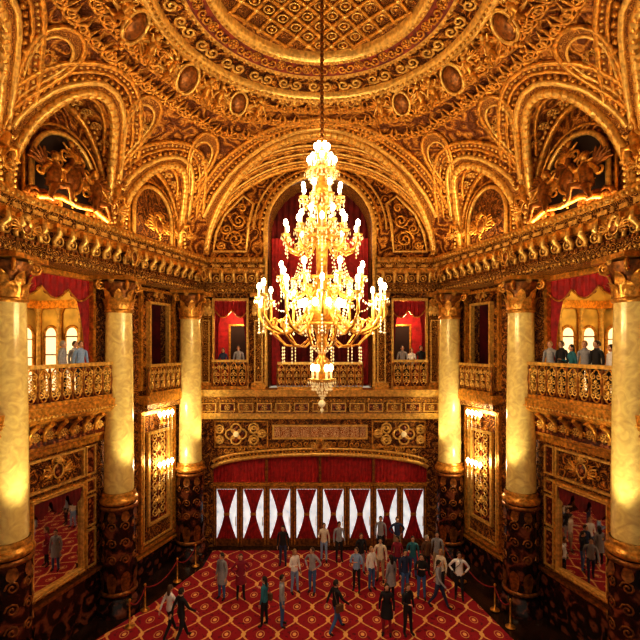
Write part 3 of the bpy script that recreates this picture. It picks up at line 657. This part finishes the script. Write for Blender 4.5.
# ribs
rb=MB()
def beads(pts,step,r,mat):
    acc=0
    for i in range(len(pts)-1):
        a=Vector(pts[i]);b=Vector(pts[i+1]); L=(b-a).length; d=step-acc
        while d<=L: rb.ball(a+(b-a)*(d/L),r,mat,None,5,3); d+=step
        acc=(acc+L)%step if L else acc
for bi,b in enumerate(barrels):
    M0,t,nn,hw,cr=b; wall=[];gro=[];inn=[];lst=[[],[],[],[]]
    K=56
    for i in range(K+1):
        a=PI*i/K; u=-hw*math.cos(a)*.998; z=zb(b,u)
        s=0.0
        while s<5.5:
            p=M0+t*u+nn*s
            if main_z(p.x,p.y)>=z: break
            s+=.04
        def P(ss,zz=None):
            p=M0+t*u+nn*ss
            return (p.x,p.y,(z if zz is None else zz)-.02) 
        wall.append(P(.08)); gro.append(P(s))
        if s>.7: inn.append(P(s-.4))
        for dd,l_ in zip((.05,.36,.72,1.02),lst):
            p=M0+t*u*(1+dd/hw*.6)+nn*(s+dd*.8); zz=surf_z(p.x,p.y)
            l_.append((p.x,p.y,zz-.05))
    rb.tube(wall,.13,G['gold'],None,8); rb.tube(gro,.15,G['goldl'],None,8); beads(gro,.26,.18,G['gold'])
    if len(inn)>3: rb.tube(inn,.07,G['gold'],None,6)
    k0=5
    e=[q[k0:-k0] for q in lst]
    rb.grid([e[0],e[1]],G['band'],None,True)
    rb.tube(e[1],.1,G['goldl'],None,6)
    rb.grid([e[2],e[3]],G['goldd'],None,True)
    rb.tube(e[2],.06,G['gold'],None,6); rb.tube(e[3],.09,G['gold'],None,6)
    mid=[tuple((Vector(p)+Vector(q))/2) for p,q in zip(e[1],e[2])]; beads(mid,.24,.09,G['gold'])
    mid=[tuple((Vector(p)+Vector(q))/2) for p,q in zip(e[2],e[3])]; beads(mid,.18,.06,G['goldl'])
    wi=[(p[0]+nn.x*.25,p[1]+nn.y*.25,p[2]) for p in wall]; beads(wi,.18,.07,G['goldl'])
    if bi==0:
        for y0,y1 in ((.55,.85),(1.35,1.65),(2.15,2.45)):
            pa=[];pb=[]
            for i in range(K+1):
                u=-hw*math.cos(PI*i/K)*.998; p=M0+t*u+nn*y0; q=M0+t*u+nn*y1
                if main_z(q.x,q.y)<zb(b,u): pa.append((p.x,p.y,zb(b,u)-.07)); pb.append((q.x,q.y,zb(b,u)-.07))
            rb.grid([pa,pb],G['band'],None,True); rb.tube(pa,.06,G['gold'],None,6); rb.tube(pb,.06,G['goldl'],None,6)
        for yy in (.3,1.1,1.9,2.75):
            for i in range(1,24):
                a=PI*i/24; u=-hw*math.cos(a); p=M0+t*u+nn*yy
                if main_z(p.x,p.y)<zb(b,u)-.05:
                    nrm=Vector((0,0,-1))*math.sin(a)*hw/cr*1.0+Vector((t.x,t.y,0))*math.cos(a); nrm.normalize()
                    q=nrm.to_track_quat('Y','Z').to_matrix().to_4x4()
                    rosette(rb,T(p.x,p.y,zb(b,u)-.03)@q,.2,G['gold'],G['goldl'],6)
    else:
        F=Matrix(((t.x,nn.x,0,M0.x),(t.y,nn.y,0,M0.y),(0,0,1,ZC),(0,0,0,1)))
        big=cr>3.5; w_=hw*.62; hh=cr*.38
        pts=[(-w_,.04,.05),(-w_,.04,hh)]+[(-w_*math.cos(PI*i/16),.04,hh+w_*1.05*math.sin(PI*i/16)) for i in range(1,16)]+[(w_,.04,hh),(w_,.04,.05)]
        rb.add(pts,[tuple(range(len(pts)))],G['dark'] if big else G['deep'],F)  # flat dark face with recess shade as colour, no real depth behind
        rb.tube([(p[0],.1,p[2]) for p in pts],.09,G['goldl'],F,6)
        rb.tube([(p[0]*1.2,.08,p[2]*1.09) for p in pts],.05,G['gold'],F,6)
        cartouche(rb,F@T(0,.35,1.3 if big else .9),1.05 if big else .7,G['gold'],G['gold'],G['goldd'])
        if big:
            for s in (-1,1):
                putto(rb,F@T(s*.85,.5,.75),s,1.15,G['goldd'],G['gold'])
                for k in range(3): rb.tube([(s*q[0],q[1],q[2]) for q in spiral(.75+.35*k,.3,.26,0,1.5,.45,12,1)],.08,G['goldd'],F,5)
            putto(rb,F@T(0,.35,1.75),1,.8,G['goldd'],G['gold'])
            rb.tube([(-1.4,.5,.3),(-.7,.6,.5),(0,.65,.4),(.7,.6,.5),(1.4,.5,.3)],.1,G['gold'],F,6)
        for i in range(2,13):
            a=PI*i/14; u=-hw*math.cos(a); p=M0+t*u+nn*.55
            if main_z(p.x,p.y)<zb(b,u)-.1:
                nrm=(Vector((0,0,-1))*math.sin(a)+Vector((t.x,t.y,0))*math.cos(a)).normalized()
                rosette(rb,T(p.x,p.y,zb(b,u)-.04)@nrm.to_track_quat('Y','Z').to_matrix().to_4x4(),.17,G['goldl'],G['gold'],6)
def sp_(th,ph,dz_=.04):
    R=base_r(th); r=RR+(R-RR)*math.cos(ph); x=C0[0]+math.sin(th)*r; y=C0[1]+math.cos(th)*r
    return (x,y,main_z(x,y)-dz_)
for a,wd in ((35.5,6),(58,7),(87,8)):
    for s in (-1,1):
        th0=math.radians(s*a); pa=[];pb=[]
        for i in range(41):
            q=2*PI*i/40; f=lambda k:sp_(th0+math.radians(wd)*k*math.cos(q)*(.55+.45*math.sin(q)),math.radians(47+17*k*math.sin(q)),.07)
            pa.append(f(1)); pb.append(f(.74))
        rb.grid([pa,pb],G['band'],None,True); rb.tube(pa[:-1],.08,G['gold'],None,6,True); rb.tube(pb[:-1],.05,G['goldl'],None,6,True)
        rb.tube([sp_(th0,math.radians(p)) for p in range(6,28,3)],.1,G['gold'],None,6)
        x,y,z=sp_(th0,math.radians(50)); cartouche(rb,ceilM(th0,math.hypot(x,y-C0[1]),z,.6),.36,G['goldl'],G['gold'],G['goldd'])
        x,y,z=sp_(th0,math.radians(12)); Mc=ceilM(th0,math.hypot(x,y-C0[1])-.1,z,.1); cartouche(rb,Mc,.5,G['gold'],G['goldl'],G['goldd']); putto(rb,Mc@T(0,.15,.35),s,.75,G['gold'],G['goldl'])
for row,(phd,st) in enumerate(((66,5),(75,5.4),(83,6))):
    kk=int(250/st)
    for i in range(kk+1):
        thd=-125+i*st+(st/2 if row%2 else 0)
        th=math.radians(thd); ph=math.radians(phd); p=Vector(sp_(th,ph,.03))
        if surf_z(p.x,p.y)>p.z+.06 or surf_z(p.x,p.y+.3)>main_z(p.x,p.y+.3)+.01: continue
        e1=(Vector(sp_(th+.01,ph))-p); e2=(Vector(sp_(th,ph+.02))-p); e1.z=0; e1.normalize(); nn=e1.cross(e2).normalized()
        if nn.z>0: nn=-nn
        e2=nn.cross(e1) if nn.cross(e1).dot(e2)>0 else e1.cross(nn)
        Mx=Matrix(((e1.x,nn.x,e2.x,p.x),(e1.y,nn.y,e2.y,p.y),(e1.z,nn.z,e2.z,p.z),(0,0,0,1)))
        for d in (-1,1):
            rb.tube([(d*q[0],q[1],q[2]) for q in spiral(.19,0,.2,PI,1.5,.03,10,1)],[.06*(1-.04*q) for q in range(11)],G['gold'],Mx,5)
            rb.tube([(0,.02,-.1),(d*.12,.07,.2),(d*.05,.02,.42)],[.03,.06,.01],G['gold'],Mx,5)
rb.obj('vault_rib_moulding',CEIL)
# ------------------------------------------------------------------ chandelier
ch=MB(); X=T(C0[0]+.05,C0[1],0)
ch.tube([(0,0,19.6),(0,0,15.2)],.035,G['iron'],X,6)
for i in range(30): ch.ball((0,0,15.3+i*.145),(.06,.06,.08),G['goldd'],X,6,4)
ch.lathe([(.02,15.25),(.12,15.1),(.08,14.95),(.18,14.8),(.10,14.5),(.10,14.1),(.25,13.95),(.3,13.8),(.14,13.6),(.12,13.0),(.34,12.8),(.4,12.65),(.16,12.4),(.14,11.6),(.3,11.3),(.45,11.0),(.5,10.7),(.4,10.4),(.2,10.2),(.12,9.9),(.1,9.5),(.2,9.4),(.22,9.2),(.16,8.9),(.05,8.7)],G['gold'],X,16)
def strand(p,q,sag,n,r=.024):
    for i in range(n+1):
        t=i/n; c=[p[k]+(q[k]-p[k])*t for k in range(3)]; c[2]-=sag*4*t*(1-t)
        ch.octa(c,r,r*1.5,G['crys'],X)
def tier(n,R,zf,zroot,r0,ph=0,drop=.6,arm=.035,sag=.22,link=True):
    tips=[]
    for k in range(n):
        a=2*PI*(k+ph)/n; M=X@RZ(a)
        dip=.28*(R-r0)
        pts=[(r0,0,zroot),(r0+(R-r0)*.2,0,zroot-dip*.8),(r0+(R-r0)*.55,0,zroot-dip*1.5),(r0+(R-r0)*.85,0,zroot-dip*1.0),(R,0,zroot-dip*.1),(R,0,zf-.32)]
        sm=[]
        for i in range(len(pts)-1):
            for j in range(4):
                t=j/4; sm.append(tuple(pts[i][c]*(1-t)+pts[i+1][c]*t for c in range(3)))
        sm.append(pts[-1]); ch.tube(sm,arm,G['gold'],M,5)
        ch.tube([(q[0]+r0+(R-r0)*.5,q[1],q[2]+zroot-dip*.7) for q in spiral(0,0,.05+.12*R/1.7,-PI/2,1.3,0,8)],.02,G['goldl'],M,4)
        ch.lathe([(.02,zf-.36),(.12,zf-.32),(.13,zf-.29),(.03,zf-.27)],G['goldl'],M@T(R,0,0),8)
        ch.lathe([(.032,zf-.27),(.032,zf-.08)],G['ivory'],M@T(R,0,0),6)
        ch.ball((R,0,zf+.0),(.06,.06,.10),G['bulb'],M,6,5)
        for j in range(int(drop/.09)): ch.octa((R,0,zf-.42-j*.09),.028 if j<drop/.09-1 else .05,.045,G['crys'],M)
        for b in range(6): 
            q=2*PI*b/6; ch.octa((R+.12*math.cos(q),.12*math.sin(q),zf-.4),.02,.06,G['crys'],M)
        tips.append((R*math.cos(a),R*math.sin(a),zf-.36))
    if link:
        for k in range(n): strand(tips[k],tips[(k+1)%n],sag,max(5,int(R*6)))
    return tips
t1=tier(12,1.66,11.35,10.6,.45,0,.9,.042)
for k in range(12):   # lower swan-neck arms with pendant drops
    M=X@RZ(2*PI*(k+.5)/12)
    ch.tube([(.3,0,10.0),(.6,0,9.75),(1.0,0,9.8),(1.3,0,10.1),(1.38,0,10.4),(1.25,0,10.5),(1.18,0,10.4)],.028,G['gold'],M,5)
    for j in range(5): ch.octa((1.05,0,9.72-j*.09),.028,.045,G['crys'],M)
t1b=tier(8,1.12,11.85,11.3,.4,.5,.4)
t2=tier(10,.98,12.95,12.5,.3,.5,.5)
t2b=tier(6,.55,13.3,12.95,.2,0,.3)
t3=tier(8,.52,13.95,13.6,.15,.5,.3)
t4=tier(8,.34,14.7,14.4,.1,0,.2,.02); t5=tier(6,.16,15.05,14.8,.05,0,.1,.02,link=False)
t0=tier(6,.24,9.2,9.0,.1,0,.2,.02)
def ring(R,z,r=.04,pend=24,len_=.25):
    ch.tube([(R*math.cos(2*PI*i/32),R*math.sin(2*PI*i/32),z) for i in range(32)],r,G['gold'],X,6,True)
    for i in range(pend):
        a=2*PI*i/pend
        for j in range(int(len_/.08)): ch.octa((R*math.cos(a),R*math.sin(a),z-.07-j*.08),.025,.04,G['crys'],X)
ring(.8,11.5,.045,24,.3); ring(.5,12.6,.035,18,.3); ring(.28,13.75,.03,12,.25); ring(.6,10.35,.04,22,.3); ring(.26,8.85,.03,12,.25)
for k in range(12):
    a=2*PI*k/12; c,s=math.cos(a),math.sin(a)
    strand((.5*c,.5*s,12.5),(.8*c,.8*s,11.5),.2,11); strand((.28*c,.28*s,13.7),(.5*c,.5*s,12.6),.15,10)
    strand((.8*c,.8*s,11.4),(.6*c,.6*s,10.4),.1,11); strand((.55*c,.55*s,10.3),(.1*c,.1*s,9.6),.1,8); strand((.26*c,.26*s,8.85),(.02,.0,8.35),.06,6)
    strand((.06*c,.06*s,15.0),(.3*c,.3*s,14.2),.08,7)
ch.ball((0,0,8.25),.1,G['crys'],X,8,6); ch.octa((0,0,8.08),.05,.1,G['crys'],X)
for k in range(10):
    a=2*PI*k/10; ch.ball((.55*math.cos(a),.55*math.sin(a),10.9),(.08,.08,.11),G['bulb'],X,6,5)
ch.obj('chandelier')
# ------------------------------------------------------------------ people
SK=[plain('skin_%d'%i,c,.5) for i,c in enumerate(((.72,.42,.28),(.55,.3,.18),(.3,.15,.09)))]
HR=[plain('hair_%d'%i,c,.6) for i,c in enumerate(((.02,.014,.01),(.10,.05,.025),(.35,.2,.08),(.35,.33,.3)))]
_c={}
def cloth(c):
    if c not in _c: _c[c]=plain('cloth_%d'%len(_c),c,.8,var=.12,vs=20)
    return _c[c]
EYE=plain('eye_dark',(.02,.015,.01),.2); LIP=plain('lip',(.4,.12,.1),.5)
def person(name,x,y,z,yaw,top,bot,shoe=(.02,.02,.02),pose='stand',h=1.74,hair=0,long=False,skin=0,coat=False,head=0,bag=None,female=False):
    k=h/1.75; J={}; R={}
    sw=.155 if female else .18
    def j(n,p,r): J[n]=Vector(p); R[n]=r if isinstance(r,tuple) else (r,r)
    j('pel',(0,0,.97),(.135,.10)); j('wa',(0,0,1.12),(.115 if female else .13,.09)); j('ch',(0,0,1.28),(.15,.10)); j('up',(0,-.005,1.41),(.115,.08)); j('nk',(0,0,1.5),.055); j('nt',(0,.012,1.57),.052)
    st={'stand':(0,0),'talk':(.05,-.04),'walk':(.32,-.34),'hips':(.04,-.04),'phone':(.03,-.05)}[pose]
    for i,s in enumerate((-1,1)):
        f=st[i]; j('hip%d'%s,(s*.095,0,.90),.09)
        j('kn%d'%s,(s*.105,f*.45+(.07 if f<-.1 else .02),.50),.062); 
        az=.09 if f>-.2 else .14
        j('an%d'%s,(s*.12,f,az),.043); j('to%d'%s,(s*.14,f+.15,az-.05 if az<.1 else .04),(.035,.04))
        j('sh%d'%s,(s*sw,0,1.42),.062)
        if pose=='hips': e,w_=(s*.36,-.06,1.18),(s*.2,.06,1.03)
        elif pose=='talk' and s==1: e,w_=(s*.25,.02,1.15),(s*.2,.26,1.22)
        elif pose=='phone': e,w_=(s*.24,.04,1.15),(s*.1,.27,1.28)
        elif pose=='walk': e,w_=(s*.24,-f*.35,1.15),(s*.24,-f*.9+.08,.93)
        else: e,w_=(s*.235,-.02,1.14),(s*.245,.05,.88)
        j('el%d'%s,e,.045); j('wr%d'%s,w_,.03)
    names=list(J); ix={n:i for i,n in enumerate(names)}
    E=[('pel','wa'),('wa','ch'),('ch','up'),('up','nk'),('nk','nt')]
    for s in (-1,1): E+=[('pel','hip%d'%s),('hip%d'%s,'kn%d'%s),('kn%d'%s,'an%d'%s),('an%d'%s,'to%d'%s),('up','sh%d'%s),('sh%d'%s,'el%d'%s),('el%d'%s,'wr%d'%s)]
    me=bpy.data.meshes.new('t'); me.from_pydata([J[n] for n in names],[(ix[a],ix[b]) for a,b in E],[]); ob=bpy.data.objects.new('t',me); COL.objects.link(ob)
    md=ob.modifiers.new('s','SKIN'); md.use_smooth_shade=True
    for n in names: me.skin_vertices[0].data[ix[n]].radius=R[n]; 
    me.skin_vertices[0].data[0].use_root=True
    ob.modifiers.new('ss','SUBSURF').levels=1
    dg=bpy.context.evaluated_depsgraph_get(); ev=ob.evaluated_get(dg); m2=ev.to_mesh()
    vs=[v.co.copy() for v in m2.vertices]; fs=[tuple(p.vertices) for p in m2.polygons]; ev.to_mesh_clear(); bpy.data.objects.remove(ob)
    lab=[]
    for a,b in E:
        if a=='nk': l='skin'
        elif a[:2]=='an': l='shoe'
        elif a[:3]in('hip',) or a[:2]=='kn' or (a=='pel' and b[:3]=='hip'): l='bot'
        else: l='top'
        lab.append((J[a],J[b],l))
    tm,bm_,sm,km=cloth(top),cloth(bot),cloth(shoe),SK[skin]
    mp={'skin':km,'shoe':sm,'bot':bm_,'top':tm}; groups={}
    for f in fs:
        c=sum((vs[i] for i in f),Vector())/len(f); best=1e9
        for a,b,l in lab:
            ab=b-a; t=max(0,min(1,(c-a).dot(ab)/ab.length_squared)); d=(c-a-ab*t).length
            if d<best: best=d; bl=l
        if bl=='bot' and c.z>.9: bl='top'
        if c.z<.1: bl='shoe'
        groups.setdefault(bl,[]).append(f)
    mb=MB(); M=T(x,y,z)@RZ(yaw)@Matrix.Scale(k,4)
    mb.v=[(M@p)[:] for p in vs]
    for l,ff in groups.items():
        mb.mats.append(mp[l]); q=len(mb.mats)-1
        for f in ff: mb.f.append(f); mb.m.append(q); mb.sm.append(True)
    if coat: mb.lathe([(.15,1.12),(.165,.98),(.18,.8),(.2,.62)],tm,M@Matrix.Diagonal((1.1,.85,1,1)),14)
    mb.lathe([(.075,1.47),(.085,1.5),(.07,1.525)],tm,M,10)
    for s in (-1,1):
        w_=J['wr%d'%s]; d=(w_-J['el%d'%s]).normalized()
        side=Vector((0,1,0)) if abs(d.y)<.7 else Vector((-s,0,0)); a=(side-d*side.dot(d)).normalized(); b=d.cross(a)
        HM=M@Matrix(((a.x,b.x,d.x,w_.x),(a.y,b.y,d.y,w_.y),(a.z,b.z,d.z,w_.z),(0,0,0,1)))
        mb.ball((0,0,.05),(.04,.018,.055),km,HM,8,5)
        sg=-s
        for q,(ox,ln) in enumerate(((.028,.068),(.01,.078),(-.009,.072),(-.027,.055))):
            mb.tube([(ox,0,.085),(ox*1.05,.006*sg,.085+ln*.5),(ox*1.05,.024*sg,.085+ln*.9)],[.0095,.009,.007],km,HM,5)
        mb.tube([(.03,0,.035),(.052,.008*sg,.06),(.056,.02*sg,.088)],[.012,.011,.008],km,HM,5)
    HM=M@T(0,.015,1.64)@RZ(head)
    rows=[]
    for i in range(13):
        a=PI*i/12; zz=math.cos(a)*.12; q=max(math.sin(a),.02); row=[]
        for jn in range(16):
            b=2*PI*jn/16; cx,cy=math.cos(b),math.sin(b)
            wx=.076*q; wy=.095*q
            if zz<0: wx*=1+.9*zz/.12*.35; wy*=(1-.25*(-zz/.12)) if cy<0 else 1
            row.append((wx*cx,wy*cy+(.012 if zz<-.02 and cy>0 else 0),zz))
        rows.append(row)
    mb.grid(rows,km,HM,True,True)
    mb.tube([(0,.088,.02),(0,.108,-.02),(0,.094,-.03)],[.008,.014,.009],km,HM,5)
    for s in (-1,1):
        mb.ball((s*.03,.083,.005),(.013,.009,.008),EYE,HM,6,4); mb.box(s*.03-.017,s*.03+.017,.085,.093,.022,.028,HR[hair],HM)
        mb.ball((s*.078,0,-.01),(.012,.022,.032),km,HM,6,4)
    mb.ball((0,.094,-.058),(.024,.008,.007),LIP,HM,6,4)
    rows=[]
    for i in range(9):
        a=PI*.62*i/8; row=[]
        for jn in range(18):
            b=2*PI*jn/18; cx,cy=math.cos(b),math.sin(b); aa=a*(1 if cy<.25 else max(.45,1-.62*(cy-.25)/.75*1.2))
            q=max(math.sin(aa),.01); row.append((.087*q*cx,.105*q*cy-.006,.132*math.cos(aa)))
        rows.append(row)
    mb.grid(rows,HR[hair],HM,True,True)
    if long: mb.ball((0,-.06,-.1),(.085,.05,.17),HR[hair],HM,10,6)
    if bag:
        bm2=cloth(bag); mb.box(.2,.3,-.16,.1,.82,1.05,bm2,M); mb.tube([(.25,-.1,1.04),(.1,-.12,1.35),(-.1,0,1.5),(-.02,.12,1.35),(.25,.06,1.04)],.012,bm2,M,4)
    o=mb.obj(name); return o
BK=(.018,.018,.024);NV=(.03,.05,.13);GR=(.34,.36,.42);WH=(.92,.95,1.0);JE=(.07,.18,.45);MR=(.28,.02,.05);TE=(.03,.2,.28);CR=(.8,.72,.6);BR=(.16,.08,.04);LJ=(.28,.44,.75);KH=(.42,.34,.22)
P=[
(-5.02,15.05,-.6,WH,BK,'walk',dict(female=True,long=True,hair=1)),(-4.55,14.75,-.7,BK,BK,'walk',dict(h=1.8)),
(-3.77,17.3,2.6,GR,JE,'stand',dict(h=1.78,coat=True)),(-3.05,17.3,-2.8,MR,BK,'hips',dict(coat=True,female=True,hair=1,long=True)),
(-1.92,15.6,1.2,TE,BK,'talk',dict(female=True,long=True,bag=BR)),(-1.32,15.6,-1.6,GR,JE,'stand',dict(h=1.8)),
(-1.64,19.95,3.1,BK,NV,'stand',dict(h=1.76)),(-1.0,17.7,-2.4,WH,LJ,'talk',dict(female=True,long=True,hair=2)),(-.3,17.7,2.6,GR,JE,'hips',dict(h=1.8,hair=1)),
(.18,20.3,3.0,CR,LJ,'talk',dict(female=True,hair=1,long=True)),(.86,20.3,-2.9,GR,BK,'stand',dict(h=1.8)),
(.54,15.3,-1.0,BK,JE,'walk',dict(bag=BR,h=1.78)),
(1.45,17.85,2.8,LJ,BK,'phone',dict(hair=1)),(2.05,17.95,-2.5,WH,JE,'stand',dict(female=True,long=True,hair=2)),(2.5,18.6,2.9,CR,KH,'talk',dict(h=1.8)),
(2.72,17.2,.6,GR,BK,'stand',dict(long=True,female=True,coat=True)),(3.3,17.5,-2.7,NV,JE,'stand',dict(h=1.82)),(3.9,17.3,3.0,BK,JE,'phone',dict()),
(4.4,16.7,-2.2,GR,NV,'walk',dict(h=1.78)),(4.75,17.7,2.4,CR,BK,'stand',dict(female=True,hair=2,long=True)),(5.35,17.3,2.9,WH,BK,'hips',dict(h=1.82,bag=BK)),
(2.82,20.9,2.9,GR,BK,'stand',dict(h=1.82)),(3.58,20.9,-3.0,NV,KH,'hips',dict(h=1.78,hair=1)),
(2.25,15.15,2.9,BK,MR,'stand',dict(female=True,long=True,coat=True)),(2.95,15.15,-2.6,BK,BK,'talk',dict(female=True,long=True,hair=1)),
(3.9,18.9,3.0,TE,JE,'talk',dict()),(4.5,19.0,-2.7,BR,BK,'stand',dict(hair=3)),(5.0,19.2,2.8,GR,KH,'stand',dict(h=1.8)),(3.25,18.9,2.8,MR,NV,'stand',dict(female=True,long=True)),
(1.75,19.2,-2.8,BK,GR,'stand',dict(hair=1)),
]
for (x,y,yw,tp,bt,ps,kw) in P:
    nm='woman' if kw.get('female') else 'man'
    person(nm,x,y,.03,yw,tp,bt,pose=ps,head=random.uniform(-.4,.4),skin=random.choice((0,0,0,1)),**kw)
def onbal(M,u,n,z,tp,bt,fem,ps='stand',dy=0,hr=0):
    p=M@Vector((u,n,z)); d=(M.to_3x3()@Vector((0,1,0))); yaw=math.atan2(-d.x,d.y)+dy
    person('woman' if fem else 'man',p.x,p.y,z,yaw,tp,bt,pose=ps,female=fem,long=fem,hair=hr,h=1.66 if fem else 1.78)
ML,LL=BAYM['left']; MR_,_=BAYM['right']
onbal(ML,2.35,.2,8.15,GR,BK,False,'stand',.4,3); onbal(ML,3.1,.2,8.15,LJ,NV,False,'stand',-.3,1); onbal(ML,3.45,-.4,8.15,GR,BK,False)
for i,(u,n,c,f) in enumerate(((1.1,.2,WH,True),(1.6,.22,BK,False),(2.1,.15,GR,False),(2.55,.22,TE,True),(3.0,.2,BK,False),(3.5,.22,GR,False),(2.3,-.6,WH,False),(1.35,-.5,NV,False))):
    onbal(MR_,u,n,8.15,c,BK,f,'talk' if i==3 else 'stand',.3*(i%3-1),i%3)
for x,c,f in ((-4.7,NV,True),(-3.95,GR,False),(4.0,GR,False),(4.45,WH,True),(4.9,BK,False)): onbal(FW,x,-.05,7.98,c,BK,f)
# ------------------------------------------------------------------ stanchions
for s in (-1,1):
    prev=None
    for (x,y) in ((6.6,15.6),(6.45,16.6),(5.9,18.6),(5.5,19.9)):
        m=MB(); Mx=T(s*x,y,0)
        m.lathe([(.001,.035),(.17,.03),(.17,.05),(.03,.09),(.025,.9),(.04,.92),(.05,.96),(.03,1.0),(.001,1.02)],G['gold'],Mx,12)
        if prev:
            a=Vector((prev[0]-s*x,prev[1]-y,.88)); b=Vector((0,0,.88))
            m.tube([tuple(a*(1-t/8)+b*(t/8)-Vector((0,0,.3*4*(t/8)*(1-t/8)))) for t in range(9)],.025,G['rope'],Mx,6)
        prev=(s*x,y); m.obj('rope_stanchion')
# ------------------------------------------------------------------ lights
def light(kind,name,loc,e,col,size=.3,sx=None,sy=None,target=None,angle=None):
    l=bpy.data.lights.new(name,kind); l.energy=e; l.color=col
    if kind=='AREA': l.shape='RECTANGLE'; l.size=sx; l.size_y=sy
    else: l.shadow_soft_size=size
    if angle: l.spot_size=angle; l.spot_blend=.6
    o=bpy.data.objects.new(name,l); COL.objects.link(o); o.location=loc
    if target is not None: o.rotation_euler=(Vector(target)-Vector(loc)).to_track_quat('-Z','Y').to_euler()
    return o
W=(1,.80,.52); W2=(1,.68,.34)
for k in range(6):
    a=2*PI*k/6+.3; light('POINT','chandelier_light',(C0[0]+1.9*math.cos(a),C0[1]+1.9*math.sin(a),11.0),165,W,.15)
for k in range(3):
    a=2*PI*k/3; light('POINT','chandelier_light',(C0[0]+1.2*math.cos(a),C0[1]+1.2*math.sin(a),13.6),50,W,.15)
for s in (-1,1):
    for P0,P1 in ((A2,A),(A,B),(B,C)):
        F,L=frame(P0,P1); p=F@Vector((L/2,.85,14.05)); q=F@Vector((L/2,1.9,17))
        lo=light('AREA','cove_light',(0,0,0),88,W2,sx=.3,sy=3.6)
        pp=Vector((p.x,p.y,p.z)); qq=Vector((q.x,q.y,q.z)); uu=(Vector((P1[0]-P0[0],P1[1]-P0[1],0))).normalized()
        if s>0: pp.x*=-1; qq.x*=-1; uu.x*=-1
        zz=(pp-qq).normalized(); yy=uu; xx=yy.cross(zz).normalized(); yy=zz.cross(xx)
        lo.matrix_world=Matrix(((xx.x,yy.x,zz.x,pp.x),(xx.y,yy.y,zz.y,pp.y),(xx.z,yy.z,zz.z,pp.z),(0,0,0,1)))
    for (x,y) in ((8.75,12.6),(7.5,16.8),(6.05,21.0)):
        light('SPOT','column_uplight',(s*(x-1.5),y-.9,4.4),400,(1,.80,.42),.15,target=(s*x,y,8.5),angle=math.radians(58))
    for (P0,P1) in ((A,B),(A2,A)):
        F,L=frame(P0,P1); p=F@Vector((L/2,-1.6,11.3)); light('POINT','loge_light',(s*abs(p.x),p.y,p.z),85,(1,.76,.34),.3)
    light('POINT','loge_light',(s*4.3,22.6,11.2),130,(1,.62,.32),.2)
    light('POINT','niche_light',(s*1.6,22.2,15.2),22,(1,.6,.3),.3)
light('AREA','far_cove_light',(0,21.0,14.2),75,W2,sx=9,sy=.3,target=(0,20.2,18))
wd=bpy.data.worlds.new('world'); sc.world=wd; wd.use_nodes=True
wd.node_tree.nodes['Background'].inputs[0].default_value=(1,.8,.58,1); wd.node_tree.nodes['Background'].inputs[1].default_value=.34
cam=bpy.data.cameras.new('camera'); co=bpy.data.objects.new('camera',cam); COL.objects.link(co)
co.location=(0,0,9.8); co.rotation_euler=(PI/2,0,0); cam.sensor_width=36; cam.lens=36*450/640; cam.shift_y=25/640
cam.clip_start=.05; sc.camera=co
